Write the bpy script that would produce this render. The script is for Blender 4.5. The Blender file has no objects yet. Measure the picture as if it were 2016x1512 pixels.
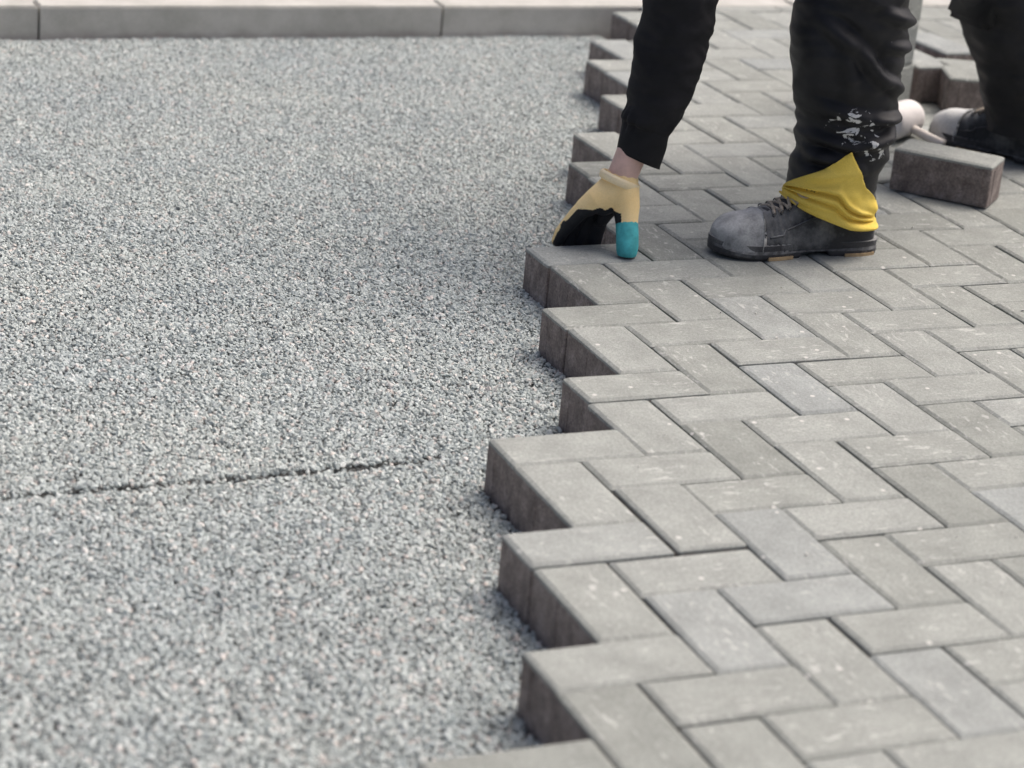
import bpy, bmesh, math, random
import numpy as np
from mathutils import Vector, Matrix, noise

random.seed(7)
rng = np.random.default_rng(11)
S = bpy.context.scene
COL = S.collection

# ------------------------------------------------------------------ camera
CAM_R = ((0.9196950806721071, -0.38276308957102867, 0.08748357474094068),
         (-0.06194738191417207, -0.3614780640853259, -0.9303204453612647),
         (0.3877157211945277, 0.8501917586316882, -0.35616076860239554))   # right, down, forward
CAM_C = (-1.2507388448419974, -2.811748480245779, 1.2565780737894536)
cam_data = bpy.data.cameras.new('camera')
cam = bpy.data.objects.new('camera', cam_data)
COL.objects.link(cam)
r, d, f = [Vector(v) for v in CAM_R]
m = Matrix((r, -d, -f)).transposed().to_4x4()
m.translation = Vector(CAM_C)
cam.matrix_world = m
cam_data.sensor_width = 36.0
cam_data.lens = 36.0 * 4644.04 / 2016.0
cam_data.clip_start = 0.05
cam_data.clip_end = 500.0
cam_data.dof.use_dof = True
cam_data.dof.focus_distance = 3.95
cam_data.dof.aperture_fstop = 4.2
S.camera = cam

# ------------------------------------------------------------------ sky, sun, exposure
SUN_EL = math.radians(60.0)
sun_h = Vector((0.92, -0.38, 0)) * 0.8 + Vector((0.41, 0.91, 0)) * 0.6      # from the right, a little behind
sun_h.normalize()
to_sun = Vector((sun_h.x * math.cos(SUN_EL), sun_h.y * math.cos(SUN_EL), math.sin(SUN_EL)))
W = bpy.data.worlds.new('World')
S.world = W
W.use_nodes = True
wn, wl = W.node_tree.nodes, W.node_tree.links
sky = wn.new('ShaderNodeTexSky')
sky.sky_type = 'NISHITA'
sky.sun_disc = False
sky.sun_elevation = SUN_EL
sky.sun_rotation = math.atan2(sun_h.x, sun_h.y)
sky.air_density = 0.55
sky.dust_density = 8.0
sky.ozone_density = 1.0
bg = wn['Background']
bg.inputs['Strength'].default_value = 0.12
wl.new(sky.outputs[0], bg.inputs['Color'])
sl = bpy.data.lights.new('sun', 'SUN')
sl.energy = 1.25
sl.angle = math.radians(55)
sl.color = (1.0, 0.955, 0.90)
sun = bpy.data.objects.new('sun', sl)
sun.rotation_euler = to_sun.to_track_quat('Z', 'Y').to_euler()
sun.location = (3, 3, 6)
COL.objects.link(sun)
S.view_settings.view_transform = 'Standard'
S.view_settings.look = 'None'
S.view_settings.gamma = 1.0
S.view_settings.use_curve_mapping = False
S.view_settings.exposure = 0.55

# ------------------------------------------------------------------ helpers
def tag(o, label=None, cat=None, group=None, kind=None):
    if label: o['label'] = label
    if cat: o['category'] = cat
    if group: o['group'] = group
    if kind: o['kind'] = kind
    return o

def link(name, mesh, mat=None, parent=None):
    o = bpy.data.objects.new(name, mesh)
    COL.objects.link(o)
    if mat is not None and not mesh.materials:
        mesh.materials.append(mat)
    if parent is not None:
        o.parent = parent
    return o

def mesh_of(name, verts, faces, smooth=False):
    me = bpy.data.meshes.new(name)
    me.from_pydata([tuple(v) for v in verts], [], faces)
    me.update()
    if smooth:
        me.shade_smooth()
    return me

def bm_mesh(name, bm, smooth=False):
    me = bpy.data.meshes.new(name)
    bm.normal_update()
    bm.to_mesh(me)
    bm.free()
    if smooth:
        me.shade_smooth()
    return me

class Mat:
    """small node-building helper"""
    def __init__(self, name, rough=0.8, spec=0.3):
        self.m = bpy.data.materials.new(name)
        self.m.use_nodes = True
        self.t = self.m.node_tree
        self.n, self.l = self.t.nodes, self.t.links
        self.p = self.n['Principled BSDF']
        self.p.inputs['Roughness'].default_value = rough
        self.p.inputs['Specular IOR Level'].default_value = spec
        self.tc = self.n.new('ShaderNodeTexCoord')
    def out(self, sock, v):
        if isinstance(v, (int, float)):
            sock.default_value = v
        elif isinstance(v, tuple):
            sock.default_value = v if len(v) == len(sock.default_value) else (*v, 1)
        else:
            self.l.new(v, sock)
    def vec(self, coord='Object', scale=(1, 1, 1), rot=(0, 0, 0), off=None):
        mp = self.n.new('ShaderNodeMapping')
        src = self.n.new('ShaderNodeNewGeometry').outputs['Position'] if coord == 'World' else self.tc.outputs[coord]
        self.l.new(src, mp.inputs['Vector'])
        mp.inputs['Scale'].default_value = scale
        mp.inputs['Rotation'].default_value = rot
        if off is not None:
            self.l.new(off, mp.inputs['Location'])
        return mp.outputs[0]
    def noise(self, vec, scale, detail=4, rough=0.55, dist=0):
        nd = self.n.new('ShaderNodeTexNoise')
        self.l.new(vec, nd.inputs['Vector'])
        nd.inputs['Scale'].default_value = scale
        nd.inputs['Detail'].default_value = detail
        nd.inputs['Roughness'].default_value = rough
        nd.inputs['Distortion'].default_value = dist
        return nd.outputs['Fac']
    def voro(self, vec, scale, feature='F1', out='Distance'):
        nd = self.n.new('ShaderNodeTexVoronoi')
        nd.feature = feature
        self.l.new(vec, nd.inputs['Vector'])
        nd.inputs['Scale'].default_value = scale
        return nd.outputs[out]
    def ramp(self, fac, stops, interp='LINEAR'):
        nd = self.n.new('ShaderNodeValToRGB')
        nd.color_ramp.interpolation = interp
        els = nd.color_ramp.elements
        while len(els) < len(stops):
            els.new(0.5)
        for e, (p, c) in zip(els, stops):
            e.position = p
            e.color = (c, c, c, 1) if isinstance(c, (int, float)) else (*c, 1)
        self.l.new(fac, nd.inputs['Fac'])
        return nd.outputs['Color']
    def math(self, op, a, b=0.0, clamp=False):
        nd = self.n.new('ShaderNodeMath')
        nd.operation = op
        nd.use_clamp = clamp
        self.out(nd.inputs[0], a)
        self.out(nd.inputs[1], b)
        return nd.outputs[0]
    def mix(self, fac, a, b, mode='MIX'):
        nd = self.n.new('ShaderNodeMix')
        nd.data_type = 'RGBA'
        nd.blend_type = mode
        self.out(nd.inputs[0], fac)
        self.out(nd.inputs[6], a)
        self.out(nd.inputs[7], b)
        return nd.outputs[2]
    def sep(self, vec):
        nd = self.n.new('ShaderNodeSeparateXYZ')
        self.l.new(vec, nd.inputs[0])
        return nd.outputs
    def rand(self):
        return self.n.new('ShaderNodeObjectInfo').outputs['Random']
    def color(self, v):
        self.out(self.p.inputs['Base Color'], v)
    def bump(self, h, strength=0.4, dist=0.002):
        nd = self.n.new('ShaderNodeBump')
        nd.inputs['Strength'].default_value = strength
        nd.inputs['Distance'].default_value = dist
        self.l.new(h, nd.inputs['Height'])
        self.l.new(nd.outputs[0], self.p.inputs['Normal'])

# ------------------------------------------------------------------ materials
def mat_paver():
    M = Mat('concrete_paver', 0.85, 0.25)
    rnd = M.rand()
    off = M.n.new('ShaderNodeCombineXYZ')
    M.l.new(M.math('MULTIPLY', rnd, 37.0), off.inputs[0])
    M.l.new(M.math('MULTIPLY', rnd, 91.0), off.inputs[1])
    v = M.vec('Object', off=off.outputs[0])
    z = M.sep(M.tc.outputs['Object'])[2]
    base = M.ramp(rnd, [(0.0, (0.256, 0.269, 0.248)), (0.3, (0.292, 0.306, 0.284)), (0.8, (0.318, 0.333, 0.312)), (1.0, (0.298, 0.317, 0.308))])
    blotch = M.ramp(M.noise(v, 16, 4, 0.6), [(0.3, 0.86), (0.7, 1.10)])
    grain = M.mix(1.0, M.ramp(M.noise(v, 620, 2, 0.7), [(0.28, 0.80), (0.72, 1.2)]), M.ramp(M.noise(v, 210, 3, 0.75), [(0.30, 0.80), (0.70, 1.18)]), 'MULTIPLY')
    top = M.mix(1.0, M.mix(1.0, base, blotch, 'MULTIPLY'), grain, 'MULTIPLY')
    # pale lime scuffs and specks
    scuff = M.ramp(M.noise(M.vec('Object', (1, 2.6, 1), (0, 0, 0.5), off.outputs[0]), 42, 4, 0.62, 0.6), [(0.575, 0.0), (0.70, 0.85)])
    patch = M.ramp(M.noise(v, 9, 2), [(0.40, 0.0), (0.58, 1.0)])
    top = M.mix(M.math('MULTIPLY', scuff, patch), top, (0.53, 0.535, 0.51))
    speck = M.ramp(M.voro(v, 26), [(0.075, 1.0), (0.12, 0.0)])
    pick = M.ramp(M.sep(M.voro(v, 26, out='Color'))[0], [(0.66, 0.0), (0.69, 0.85)], 'CONSTANT')
    top = M.mix(M.math('MULTIPLY', speck, pick), top, (0.62, 0.61, 0.58))
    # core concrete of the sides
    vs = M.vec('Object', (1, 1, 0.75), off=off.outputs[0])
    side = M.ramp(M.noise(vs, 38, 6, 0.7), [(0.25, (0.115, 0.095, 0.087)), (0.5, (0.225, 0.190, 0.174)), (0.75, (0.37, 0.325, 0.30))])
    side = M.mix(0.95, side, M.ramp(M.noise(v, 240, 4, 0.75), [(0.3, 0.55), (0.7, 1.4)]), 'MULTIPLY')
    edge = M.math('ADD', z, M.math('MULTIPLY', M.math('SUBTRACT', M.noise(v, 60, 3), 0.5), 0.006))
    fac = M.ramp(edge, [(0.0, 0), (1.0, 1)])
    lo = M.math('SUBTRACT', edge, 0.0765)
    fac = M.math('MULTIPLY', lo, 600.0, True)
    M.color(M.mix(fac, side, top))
    pits = M.ramp(M.voro(v, 120), [(0.05, 0.0), (0.22, 1.0)])
    h = M.math('ADD', M.math('MULTIPLY', M.noise(v, 420, 4, 0.7), 0.7), M.math('MULTIPLY', pits, 0.25))
    h = M.math('ADD', h, M.math('MULTIPLY', M.noise(v, 45, 3), 1.0))
    M.bump(h, 0.7, 0.0018)
    return M.m

def mat_stone_chip():
    M = Mat('stone_chip', 0.8, 0.3)
    rnd = M.rand()
    c = M.ramp(rnd, [(0.0, (0.27, 0.293, 0.288)), (0.10, (0.375, 0.41, 0.403)), (0.35, (0.445, 0.49, 0.482)), (0.75, (0.505, 0.555, 0.546)),
                     (0.92, (0.61, 0.642, 0.63)), (0.965, (0.56, 0.51, 0.475)), (1.0, (0.70, 0.685, 0.66))])
    v = M.vec('Object')
    c = M.mix(1.0, c, M.ramp(M.noise(v, 1.6, 3), [(0.3, 0.8), (0.7, 1.15)]), 'MULTIPLY')
    w = M.vec('World', (1, 1, 0))
    c = M.mix(1.0, c, M.ramp(M.noise(w, 2.6, 4, 0.6), [(0.3, (0.90, 0.91, 0.92)), (0.7, (1.06, 1.04, 1.01))]), 'MULTIPLY')
    M.color(c)
    return M.m

def mat_ground():
    M = Mat('gravel_ground', 0.9, 0.2)
    v = M.vec('World')
    cell = M.voro(v, 150, out='Color')
    c = M.ramp(M.sep(cell)[0], [(0.0, (0.16, 0.165, 0.165)), (0.6, (0.33, 0.345, 0.345)), (1.0, (0.46, 0.47, 0.465))])
    dd = M.voro(v, 150)
    c = M.mix(1.0, c, M.ramp(dd, [(0.2, 1.0), (0.7, 0.35)]), 'MULTIPLY')
    M.color(c)
    M.bump(M.math('SUBTRACT', 1.0, dd), 0.9, 0.006)
    return M.m

def mat_kerb():
    M = Mat('pale_concrete_kerb', 0.85, 0.2)
    off = M.n.new('ShaderNodeCombineXYZ')
    M.l.new(M.math('MULTIPLY', M.rand(), 31.0), off.inputs[0])
    v = M.vec('Object', off=off.outputs[0])
    c = M.mix(M.ramp(M.noise(v, 7, 7, 0.7), [(0.35, 0.0), (0.65, 1.0)]), (0.40, 0.395, 0.36), (0.54, 0.53, 0.495))
    c = M.mix(1.0, c, M.ramp(M.noise(v, 260, 3, 0.7), [(0.3, 0.85), (0.7, 1.1)]), 'MULTIPLY')
    z = M.sep(M.tc.outputs['Object'])[2]
    lo = M.math('ADD', z, M.math('MULTIPLY', M.math('SUBTRACT', M.noise(v, 14, 4), 0.5), 0.05))
    dirt = M.ramp(M.math('MULTIPLY', lo, 10.0), [(0.0, 0.0), (1.0, 1.0)])
    dirt = M.math('SUBTRACT', 1.0, M.math('MULTIPLY', M.math('SUBTRACT', lo, 0.218), 45.0, True), True)
    c = M.mix(M.math('MULTIPLY', dirt, 0.5), c, (0.34, 0.29, 0.27))
    M.color(c)
    M.bump(M.noise(v, 300, 4, 0.7), 0.4, 0.0015)
    return M.m

def mat_cloth(name, c0, c1, weave=1500, rough=0.85, bump=0.25):
    M = Mat(name, rough, 0.25)
    v = M.vec('World')
    c = M.mix(M.ramp(M.noise(v, 22, 4, 0.6), [(0.3, 0.0), (0.7, 1.0)]), c0, c1)
    c = M.mix(0.6, c, M.ramp(M.noise(v, weave, 2, 0.6), [(0.3, 0.65), (0.7, 1.3)]), 'MULTIPLY')
    M.color(c)
    M.bump(M.noise(v, weave * 0.6, 3, 0.7), bump, 0.001)
    return M

def mat_trousers():
    M = mat_cloth('black_work_trousers', (0.007, 0.0078, 0.0095), (0.014, 0.0145, 0.018), 1300, 0.62, 0.25)
    v = M.vec('World')
    old = M.p.inputs['Base Color'].links[0].from_socket
    def ball(c, rad):
        sub = M.n.new('ShaderNodeVectorMath'); sub.operation = 'DISTANCE'
        M.l.new(v, sub.inputs[0]); sub.inputs[1].default_value = c
        return M.math('SUBTRACT', 1.0, M.math('DIVIDE', sub.outputs['Value'], rad), True)
    spl = M.noise(M.vec('World', (1, 1, 1.4)), 36, 4, 0.55, 1.6)
    mk = M.math('MULTIPLY', ball((0.945, 0.655, 0.248), 0.075), 0.34)
    mk = M.math('MAXIMUM', mk, M.math('MULTIPLY', ball((0.985, 0.655, 0.215), 0.05), 0.34))
    paint = M.math('MULTIPLY', M.math('SUBTRACT', M.math('ADD', spl, mk), 0.77), 24.0, True)
    dots = M.ramp(M.voro(v, 16), [(0.045, 1.0), (0.07, 0.0)])
    dpick = M.ramp(M.sep(M.voro(v, 16, out='Color'))[1], [(0.55, 0.0), (0.57, 0.75)], 'CONSTANT')
    paint = M.math('MAXIMUM', paint, M.math('MULTIPLY', dots, dpick))
    dust = M.math('MULTIPLY', M.ramp(M.noise(v, 8, 5, 0.65), [(0.5, 0.0), (0.8, 1.0)]), 0.18)
    c = M.mix(dust, old, (0.075, 0.075, 0.08))
    c = M.mix(paint, c, (0.60, 0.61, 0.60))
    M.color(c)
    M.p.inputs['Roughness'].default_value = 0.56
    M.p.inputs['Specular IOR Level'].default_value = 0.30
    M.p.inputs['Sheen Weight'].default_value = 0.0
    M.p.inputs['Sheen Roughness'].default_value = 0.5
    return M.m

def mat_boot(name, dark, dust_amt, lo=0.35, hi=0.65):
    M = Mat(name, 0.65, 0.35)
    v = M.vec('World')
    n = M.noise(v, 15, 6, 0.62)
    up = M.sep(M.n.new('ShaderNodeNewGeometry').outputs['Normal'])[2]
    fac = M.math('SUBTRACT', M.math('ADD', M.math('MULTIPLY', M.ramp(n, [(lo, 0.0), (hi, 1.0)]), 0.65), M.math('MULTIPLY', up, 0.62)), 0.18, True)
    c = M.mix(M.math('MULTIPLY', fac, dust_amt), dark, (0.58, 0.59, 0.58))
    c = M.mix(0.7, c, M.ramp(M.noise(v, 300, 3, 0.7), [(0.3, 0.7), (0.7, 1.25)]), 'MULTIPLY')
    M.color(c)
    M.bump(M.noise(v, 240, 4, 0.7), 0.35, 0.0015)
    return M.m

def mat_simple(name, c, rough=0.7, var=0.25, scale=60, bump=0.2, spec=0.3):
    M = Mat(name, rough, spec)
    v = M.vec('World')
    k = M.ramp(M.noise(v, scale, 5, 0.65), [(0.3, 1 - var), (0.7, 1 + var)])
    M.color(M.mix(1.0, c, k, 'MULTIPLY'))
    M.bump(M.noise(v, scale * 8, 3, 0.7), bump, 0.001)
    return M.m

MAT = dict(
    paver=mat_paver(), chip=mat_stone_chip(), ground=mat_ground(), kerb=mat_kerb(),
    sweater=mat_cloth('black_sweater_knit', (0.009, 0.0095, 0.011), (0.017, 0.017, 0.020), 1700, 0.8, 0.35).m,
    trousers=mat_trousers(),
    yellow_cloth=mat_cloth('yellow_cuff_cloth', (0.74, 0.54, 0.09), (0.84, 0.64, 0.14), 1200, 0.8, 0.2).m,
    glove=mat_cloth('yellow_glove_knit', (0.93, 0.69, 0.33), (0.95, 0.74, 0.40), 1500, 0.85, 0.4).m,
    glove_palm=mat_simple('black_glove_coating', (0.010, 0.012, 0.017), 0.55, 0.3, 60, 0.3),
    glove_teal=mat_simple('teal_thumb_coating', (0.075, 0.43, 0.46), 0.65, 0.25, 45, 0.25),
    glove_rim=mat_cloth('cream_glove_rim', (0.88, 0.72, 0.42), (0.90, 0.78, 0.56), 1500, 0.85, 0.4).m,
    skin=mat_simple('skin', (0.66, 0.45, 0.385), 0.5, 0.12, 45, 0.1, 0.4),
    hair=mat_simple('brown_hair', (0.05, 0.03, 0.02), 0.6, 0.4, 200, 0.4),
    boot=mat_boot('worn_boot_leather', (0.028, 0.030, 0.034), 0.55, 0.42, 0.72),
    boot_toe=mat_boot('dusty_toe_cap', (0.065, 0.070, 0.076), 0.95, 0.33, 0.58),
    boot_toe_pale=mat_boot('pale_dusty_toe_cap', (0.42, 0.425, 0.425), 1.0, 0.30, 0.55),
    sole=mat_boot('boot_sole_rubber', (0.045, 0.046, 0.05), 0.5, 0.40, 0.75),
    tan=mat_simple('tan_tread', (0.40, 0.29, 0.165), 0.7, 0.3, 80),
    lace=mat_simple('dusty_lace', (0.38, 0.33, 0.27), 0.85, 0.6, 120),
    rubber_white=mat_simple('white_rubber', (0.72, 0.69, 0.67), 0.6, 0.1, 30),
    wood=mat_simple('pale_wood_handle', (0.76, 0.70, 0.64), 0.65, 0.12, 40),
)

# ------------------------------------------------------------------ the ground
g = 0.1015                     # paving grid pitch: block width plus joint
BH = 0.085                     # block height, tops at z = 0
GZ = -0.081                    # level of the screeded chippings
KY = 2.700                     # front face of the kerb

bm = bmesh.new()
bmesh.ops.create_grid(bm, x_segments=8, y_segments=8, size=90)
ground = tag(link('ground', bm_mesh('ground', bm), MAT['ground']), kind='structure')
ground.location = (0, 0, GZ - 0.016)

# slab walkway on the far side of the kerb
bm = bmesh.new()
bmesh.ops.create_cube(bm, size=1, matrix=Matrix.Translation((0, 0, -0.05)) @ Matrix.Diagonal((30, 3.0, 0.1, 1)))
walk = tag(link('walkway', bm_mesh('walkway', bm), mat_simple('walkway_concrete', (0.46, 0.455, 0.425), 0.9, 0.2, 6, 0.3)), kind='structure')
walk.location = (0, KY + 0.085 + 1.5, -0.012)

# ------------------------------------------------------------------ block mesh
def block_mesh(name, L, Wd, seed, lugs=True):
    """paving block: chamfered top, slightly uneven edges, spacer ribs on the sides; base at z=0"""
    rr = random.Random(seed)
    bm = bmesh.new()
    ch, cd = 0.0056, 0.0038
    def ring(dx, dy, z, jit):
        pts = []
        cc = 0.0021                                  # broken vertical arrises
        for sx, sy, ix, iy in ((-1, -1, 0, 1), (-1, -1, 1, 0), (1, -1, 1, 0), (1, -1, 0, 1), (1, 1, 0, 1), (1, 1, 1, 0), (-1, 1, 1, 0), (-1, 1, 0, 1)):
            pts.append(bm.verts.new((sx * (L / 2 - dx - ix * cc) + rr.uniform(-jit, jit), sy * (Wd / 2 - dy - iy * cc) + rr.uniform(-jit, jit), z)))
        return pts
    a = ring(0, 0, 0, 0)
    b = ring(0, 0, BH - cd, 0.0004)
    c = ring(ch * 0.12, ch * 0.12, BH - cd * 0.75, 0.0004)
    e = ring(ch, ch, BH, 0.0005)
    for lo, hi in ((a, b), (b, c), (c, e)):
        for i in range(8):
            j = (i + 1) % 8
            bm.faces.new((lo[i], lo[j], hi[j], hi[i]))
    bm.faces.new(e)
    bm.faces.new(a[::-1])
    if lugs:
        def lug(x, y, nx, ny):
            w, t = 0.0045, 0.0011
            tx, ty = -ny, nx
            z0, z1 = 0.004, BH - 0.013
            P = [(x + tx * k * w + nx * o, y + ty * k * w + ny * o) for k, o in ((-1, -0.001), (-0.6, t), (0.6, t), (1, -0.001))]
            lo = [bm.verts.new((*p, z0)) for p in P]
            hi = [bm.verts.new((*p, z1)) for p in P]
            for i in range(3):
                bm.faces.new((lo[i], lo[i + 1], hi[i + 1], hi[i]))
            bm.faces.new(hi[::-1] if nx + ny < 0 else hi[::-1])
        lug(-L * 0.11, -Wd / 2, 0, -1)
        lug(L * 0.40, -Wd / 2, 0, -1)
        lug(L * 0.11, Wd / 2, 0, 1)
        lug(-L * 0.40, Wd / 2, 0, 1)
        lug(-L / 2, Wd * 0.22, -1, 0)
        lug(L / 2, -Wd * 0.22, 1, 0)
    bmesh.ops.recalc_face_normals(bm, faces=bm.faces)
    me = bm_mesh(name, bm)
    me.materials.append(MAT['paver'])
    return me

JT = 0.0026
BLK = [block_mesh('paving_block', 2 * g - JT, g - JT, 100 + k) for k in range(6)]

# ------------------------------------------------------------------ laid pavement (herringbone)
EDGE = {11: -5, 10: -4, 9: -4, 8: -4, 7: -2, 6: -2, 5: -1, 4: -1, 3: -1, 2: 0, 1: 0, 0: 0, -1: 2, -2: 2, -3: 3, -4: 3, -5: 3,
        -6: 4, -7: 4, -8: 4, -9: 6, -10: 6, -11: 7, -12: 7, -13: 7, -14: 8, -15: 8, -16: 10, -17: 10, -18: 10, -19: 11, -20: 11,
        -21: 11, -22: 12, -23: 12, -24: 14, -25: 14, -26: 14, -27: 14, -28: 14}
for j in range(12, 20):
    EDGE[j] = -5 - (j - 11) // 3
def laid(i, j):
    return j in EDGE and i >= EDGE[j]

def project(x, y, z):
    v = [sum(a * b for a, b in zip(row, (x - CAM_C[0], y - CAM_C[1], z - CAM_C[2]))) for row in CAM_R]
    if v[2] <= 0.1:
        return None
    return 1008 + 4644 * v[0] / v[2], 756 + 4644 * v[1] / v[2], v[2]

blocks = []                                   # (cx, cy, rotz, length, width)
for j in range(-28, 20):
    for i in range(-9, 40):
        k = (i - j) % 4
        if k == 0 and laid(i, j) and laid(i + 1, j):
            x0, x1, y1, y0 = i * g, (i + 2) * g, -j * g, -(j + 1) * g
            rot = 0.0
        elif k == 3 and laid(i, j) and laid(i, j + 1):
            x0, x1, y1, y0 = i * g, (i + 1) * g, -j * g, -(j + 2) * g
            rot = math.pi / 2
        else:
            continue
        if y0 > KY - 0.02:
            continue
        blocks.append((x0, x1, y0, min(y1, KY - 0.002), rot, y1 > KY - 0.002))

pave = tag(bpy.data.objects.new('pavement', None), kind='structure')
bmb = bmesh.new()
loose = []
cand = []
for bl in blocks:
    x0, x1, y0, y1, rot, cut = bl
    cx, cy = (x0 + x1) / 2, (y0 + y1) / 2
    inside = 0
    for px, py in ((x0, y0), (x1, y0), (x0, y1), (x1, y1), (cx, cy)):
        q = project(px, py, 0)
        if q and -20 < q[0] < 2036 and -20 < q[1] < 1532:
            inside += 1
    q = project(cx, cy, 0)
    dist = q[2] if q else 99
    if q is None or q[0] > 5200 or dist > 7.5:
        continue
    cand.append((0 if inside else 1, dist, bl))
cand.sort(key=lambda c: (c[0], c[1]))
# bedding sheet below the laid blocks carries the pavement
bed_v, bed_f = [], []
for _, _, (x0, x1, y0, y1, rot, cut) in cand:
    n = len(bed_v)
    s = 0.006
    bed_v += [(x0 + s, y0 + s, GZ - 0.0025), (x1 - s, y0 + s, GZ - 0.0025), (x1 - s, y1 - s, GZ - 0.0025), (x0 + s, y1 - s, GZ - 0.0025)]
    bed_f.append((n, n + 1, n + 2, n + 3))
pave = tag(link('pavement', mesh_of('pavement', bed_v, bed_f), MAT['ground']), kind='structure')

rest_v, rest_f = [], []
prnd = random.Random(5)
for idx, (out, dist, (x0, x1, y0, y1, rot, cut)) in enumerate(cand):
    cx, cy = (x0 + x1) / 2, (y0 + y1) / 2
    rz = rot + prnd.gauss(0, 0.0045)
    if prnd.random() < 0.5:
        rz += math.pi
    tx, ty = prnd.gauss(0, 0.0035), prnd.gauss(0, 0.0035)
    dz = prnd.gauss(0, 0.0009)
    jrow = round(-y1 / g)
    on_edge = jrow in EDGE and abs(x0 / g - EDGE[jrow]) < 0.1
    jx, jy = prnd.gauss(0, 0.0008), prnd.gauss(0, 0.0008)
    if on_edge:
        jx += prnd.uniform(-0.0030, 0.0002)          # the free edge is not pulled tight yet
    M4 = Matrix.Translation((cx + jx, cy + jy, -BH + dz)) @ Matrix.Rotation(rz, 4, 'Z') @ Matrix.Rotation(tx, 4, 'X') @ Matrix.Rotation(ty, 4, 'Y')
    if cut:
        L, Wd = (x1 - x0 - JT, y1 - y0 - JT) if abs(rot) < 0.1 else (y1 - y0 - JT, x1 - x0 - JT)
        me = block_mesh('paving_block_cut', L, Wd, idx, False)
    else:
        me = BLK[prnd.randrange(len(BLK))]
    if idx < 300:
        o = link('paving_block', me, None, pave)
        o.matrix_world = M4
    else:
        n = len(rest_v)
        rest_v += [M4 @ v.co for v in me.vertices]
        rest_f += [tuple(n + i for i in p.vertices) for p in me.polygons]
if rest_v:
    me = mesh_of('outer_paving_blocks', rest_v, rest_f)
    Mr = Mat('concrete_paver_outer', 0.85, 0.25)
    v = Mr.vec('World')
    isl = Mr.n.new('ShaderNodeNewGeometry').outputs['Random Per Island']
    c = Mr.ramp(isl, [(0.0, (0.256, 0.269, 0.248)), (0.5, (0.300, 0.314, 0.292)), (1.0, (0.318, 0.333, 0.312))])
    Mr.color(Mr.mix(1.0, c, Mr.ramp(Mr.noise(v, 300, 4, 0.7), [(0.3, 0.8), (0.7, 1.15)]), 'MULTIPLY'))
    o = tag(link('outer_paving_blocks', me, Mr.m, pave), kind='stuff')

# ------------------------------------------------------------------ kerb stones
kerb = tag(bpy.data.objects.new('kerb', None), kind='structure')
COL.objects.link(kerb)
kerb.location = (0, KY, 0)
KL, KH, KW = 1.03, 0.30, 0.085
bm = bmesh.new()
bmesh.ops.create_cube(bm, size=1, matrix=Matrix.Translation((0, 0, KH / 2)) @ Matrix.Diagonal((KL - 0.006, KW, KH, 1)))
bmesh.ops.bevel(bm, geom=[e for e in bm.edges if min(v.co.z for v in e.verts) > KH - 0.01], offset=0.004, segments=2, affect='EDGES')
kme = bm_mesh('kerb_stone', bm)
kme.materials.append(MAT['kerb'])
for k in range(-4, 5):
    o = link('kerb_stone', kme, None, kerb)
    o.location = (-0.057 + KL * (k + 0.5), KW / 2 + random.uniform(0, 0.002), -KH - 0.001 + random.uniform(-0.001, 0.001))

# ------------------------------------------------------------------ chippings
def fbm(x, y, s):
    return noise.noise((x * s, y * s, 3.7))
NSP = 0.0051
xs = np.arange(-1.75, 1.62, NSP)
ys = np.arange(-1.05, KY - 0.002, NSP)
X, Y = np.meshgrid(xs, ys)
X = (X + rng.uniform(-0.5, 0.5, X.shape) * NSP * 1.1).ravel()
Y = (Y + rng.uniform(-0.5, 0.5, Y.shape) * NSP * 1.1).ravel()
left = -1.16 + (Y + 0.59) * 0.197                      # a little outside the camera's left border
ok = (X > left - 0.25) & (Y < KY - 0.003)
ii = np.floor(X / g).astype(int)
jj = np.floor(-Y / g).astype(int)
Emin = np.array([EDGE.get(int(j), 99) for j in range(-40, 41)])
lim = Emin[np.clip(jj, -40, 40) + 40]
near_edge = np.abs(X - lim * g)
ok &= (ii < lim) & (X < lim * g - 0.0015)
# keep clear of the row-wise faces of blocks in the neighbouring rows
for dj, s in ((-1, 1), (1, -1)):
    lim2 = Emin[np.clip(jj + dj, -40, 40) + 40]
    yb = -(jj) * g if dj == -1 else -(jj + 1) * g
    ok &= ~((X > lim2 * g - 0.001) & (np.abs(Y - yb) < 0.0015))
X, Y = X[ok], Y[ok]
Z = np.full(X.shape, GZ)
low = np.array([fbm(x, y, 3.0) * 0.0035 + fbm(x, y, 14.0) * 0.0022 for x, y in zip(X, Y)])
Z += low
# the furrow left by the screeding rail, wandering a little, with a small lip in front of it
wob = np.array([noise.noise((x * 9, 1.3, 0)) * 0.006 + noise.noise((x * 34, 7.1, 0)) * 0.004 for x in X])
gl = 0.104 + wob + np.where(X > -0.3, (X + 0.3) * 0.045, 0)
fade = np.clip((0.06 - X) / 0.12, 0, 1)
dgy = Y - gl
brk = np.array([0.40 + 0.9 * noise.noise((x * 14, 4.4, 0)) + 0.5 * noise.noise((x * 41, 9.4, 0)) for x in X])
depth = np.clip(brk + 0.35, 0.40, 1.0) * fade
Z -= 0.0075 * depth * np.where(dgy < 0, np.clip(1 + dgy / 0.018, 0, 1), np.exp(-(dgy / 0.0030) ** 2))
Z += 0.0030 * fade * np.where(dgy > 0, np.exp(-((dgy - 0.012) / 0.012) ** 2), 0)
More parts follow.
